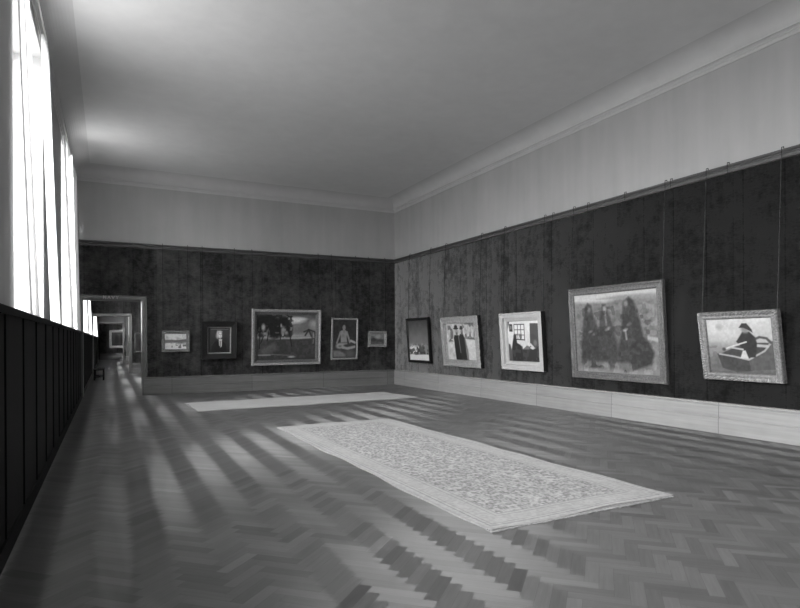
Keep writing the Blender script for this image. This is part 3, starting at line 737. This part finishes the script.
for P in ([(.38, .8), (.39, .45)], [(.50, .75), (.55, .55), (.585, .30)], [(.05, .7), (.04, .25)], [(.20, .7), (.17, .42)], [(.1, .5), (.06, .36)]): a.line(P, .016, 24, .012)
for P in ([(.80, .62), (.88, .67), (.93, .52)], [(.88, .67), (.99, .62), (1, .5)], [(.88, .67), (.82, .54)]): a.line(P, .028, 42, .02)
a.line([(.94, .62), (.945, .34)], .02, 70, .02); a.line([(.97, .45), (.96, .36)], .02, 110, .02); a.line([(.03, .11), (.22, .11)], .028, 130, .02, .9); a.line([(.25, .12), (.62, .09)], .018, 115, .02, .8); a.ell(.58, .06, .06, .018, 165, .5); a.tex(5, 40, 30)
picture('B', 3.986, .783, 2.258, 1.80, .069, 'large landscape with dark trees by a shore, in a wide gilt frame', .085,
        steps(.085, [(.05, .85), (.2, 1.0), (.5, 1.0), (.7, .85), (.95, .7)]), FM['silver'], a, 1.5, .03, .12, liner=(.09, FM['bronze'], .06), d=.14)
a = Art(.8, 1.27, 120); a.grad([(0, 60), (.3, 50), (1, 44)]); a.tex(6, 6, 9); a.poly([(.02, .20), (.3, .19), (.55, .10), (.55, .03), (.05, .03)], 120, .05, .8); a.ell(.75, .12, .2, .1, 80, .6)
a.poly([(.33, .44), (.33, .58), (.30, .68), (.36, .72), (.53, .73), (.60, .67), (.58, .55), (.60, .44), (.62, .36), (.36, .34)], 126, .025)
a.ell(.45, .82, .11, .085, 36, .35); a.line([(.46, .78), (.46, .70)], .09, 110, .04); a.ell(.465, .80, .066, .062, 122, .3); a.ell(.44, .81, .012, .008, 70, .6); a.ell(.50, .81, .012, .008, 70, .6); a.ell(.47, .768, .02, .007, 80, .6)
a.line([(.31, .67), (.25, .54), (.17, .40)], .065, 118, .03); a.line([(.59, .67), (.66, .53), (.72, .42)], .07, 126, .03)
a.ell(.42, .58, .1, .03, 100, .8, op=.5); a.ell(.30, .32, .17, .075, 138, .3, .2); a.line([(.40, .28), (.62, .25), (.93, .29)], .07, 142, .03); a.line([(.76, .45), (.95, .40)], .06, 160, .03); a.ell(.30, .31, .06, .025, 90, .7); a.line([(.36, .40), (.62, .40)], .03, 75, .03, .7); a.tex(6, 16, 24)
picture('B', 6.625, .916, .955, 1.411, .066, 'upright painting of a pale seated figure on a dark ground, in a thin frame', .06,
        steps(.06, [(.08, .9), (.3, 1.0), (.6, .9), (.9, .6)]), FM['silver'], a, 1.6, .055, .09, d=.11)
a = Art(.5, .4, 60); a.grad([(0, 80), (.35, 70), (.5, 100), (1, 120)]); a.tex(14, 8, 7); a.ell(.25, .45, .2, .2, 55, .5); a.ell(.7, .35, .25, .12, 60, .5); a.ell(.5, .7, .2, .15, 135, .6)
picture('B', 7.985, 1.334, .70, .555, .08, 'small landscape in an ornate frame at the right end of the back wall', .095,
        steps(.095, [(.05, .8), (.2, 1.0), (.45, .7), (.6, .55), (.8, .7), (.95, .4)]), FM['silver'], a, 1.8, .03, .08, carved(.012, .008, .09), 16, d=.1)

# --- far galleries
a = Art(.5, .9, 60); a.grad([(0, 50), (1, 60)]); a.tex(10, 5, 8); a.ell(.4, .45, .2, .3, 35, .5)
picture('B', 1.10, 1.02, .62, .98, .05, 'narrow dark framed painting on the second gallery wall, right of the inner doorway', .07,
        steps(.07, [(.1, .9), (.3, 1.0), (.7, .7), (.9, .5)]), FM['bronze'], a, 1.2, .04, .08, d=.1, wires=False, plane=Y2)
a = Art(1.4, 1.1, 80); a.grad([(0, 52), (.3, 48), (.6, 60), (1, 70)]); a.tex(8, 6, 6); a.ell(.25, .45, .1, .32, 30, .4); a.ell(.5, .5, .09, .3, 34, .4); a.ell(.75, .62, .08, .08, 110, .5); a.ell(.78, .4, .14, .3, 28, .4)
picture('B', .02, .98, 1.9, 1.52, .05, 'painting of dark figures in a pale frame on the farthest wall, seen through the doorways', .2,
        steps(.2, [(.05, .9), (.2, 1.0), (.6, .7), (.9, .5)]), FM['silver'], a, 1.0, .04, .09, d=.11, wires=False, plane=Y4)

# spare hooks left on the right-hand picture rail
SP = [(7.277, 'spare iron rail hook above the right end of the three-cloaked-people painting'),
      (8.342, 'spare iron rail hook above the middle of the three-cloaked-people painting'),
      (9.348, 'spare iron rail hook above the left end of the three-cloaked-people painting'),
      (10.452, 'spare iron rail hook above the gap between interior painting and three-cloaked-people painting'),
      (6.176, 'spare iron rail hook above the boat painting, nearest its left end')]
for y, lb in SP:
    b = MB(); hook_mesh(b, (0, 0, 0), (-1, 0, 0)); o = b.build('picture_hook', M['iron']); o.location = (XR, y, 4.437)
    tag(o, lb, 'hook', 'spare hooks on the right picture rail')

# low bench against the casing in the second gallery
bench = empty('bench', (-.36, 27.6, 0)); tag(bench, 'low dark wooden bench by the windows beyond the first doorway', 'bench')
b = MB(); b.box(-.2, .2, -.7, .7, .40, .455); b.build('seat', M['dark'], bench, bevel=.008)
for sx in (-1, 1):
    for sy in (-1, 1):
        b = MB(); b.box(sx*.16-.03, sx*.16+.03, sy*.62-.03, sy*.62+.03, 0, .40); b.build('leg', M['dark'], bench, bevel=.004)
b = MB(); b.box(-.16, .16, -.62, -.58, .12, .16); b.box(-.16, .16, .58, .62, .12, .16); b.box(-.02, .02, -.6, .6, .12, .16); b.build('stretcher', M['dark'], bench)
bpy.context.view_layer.update()
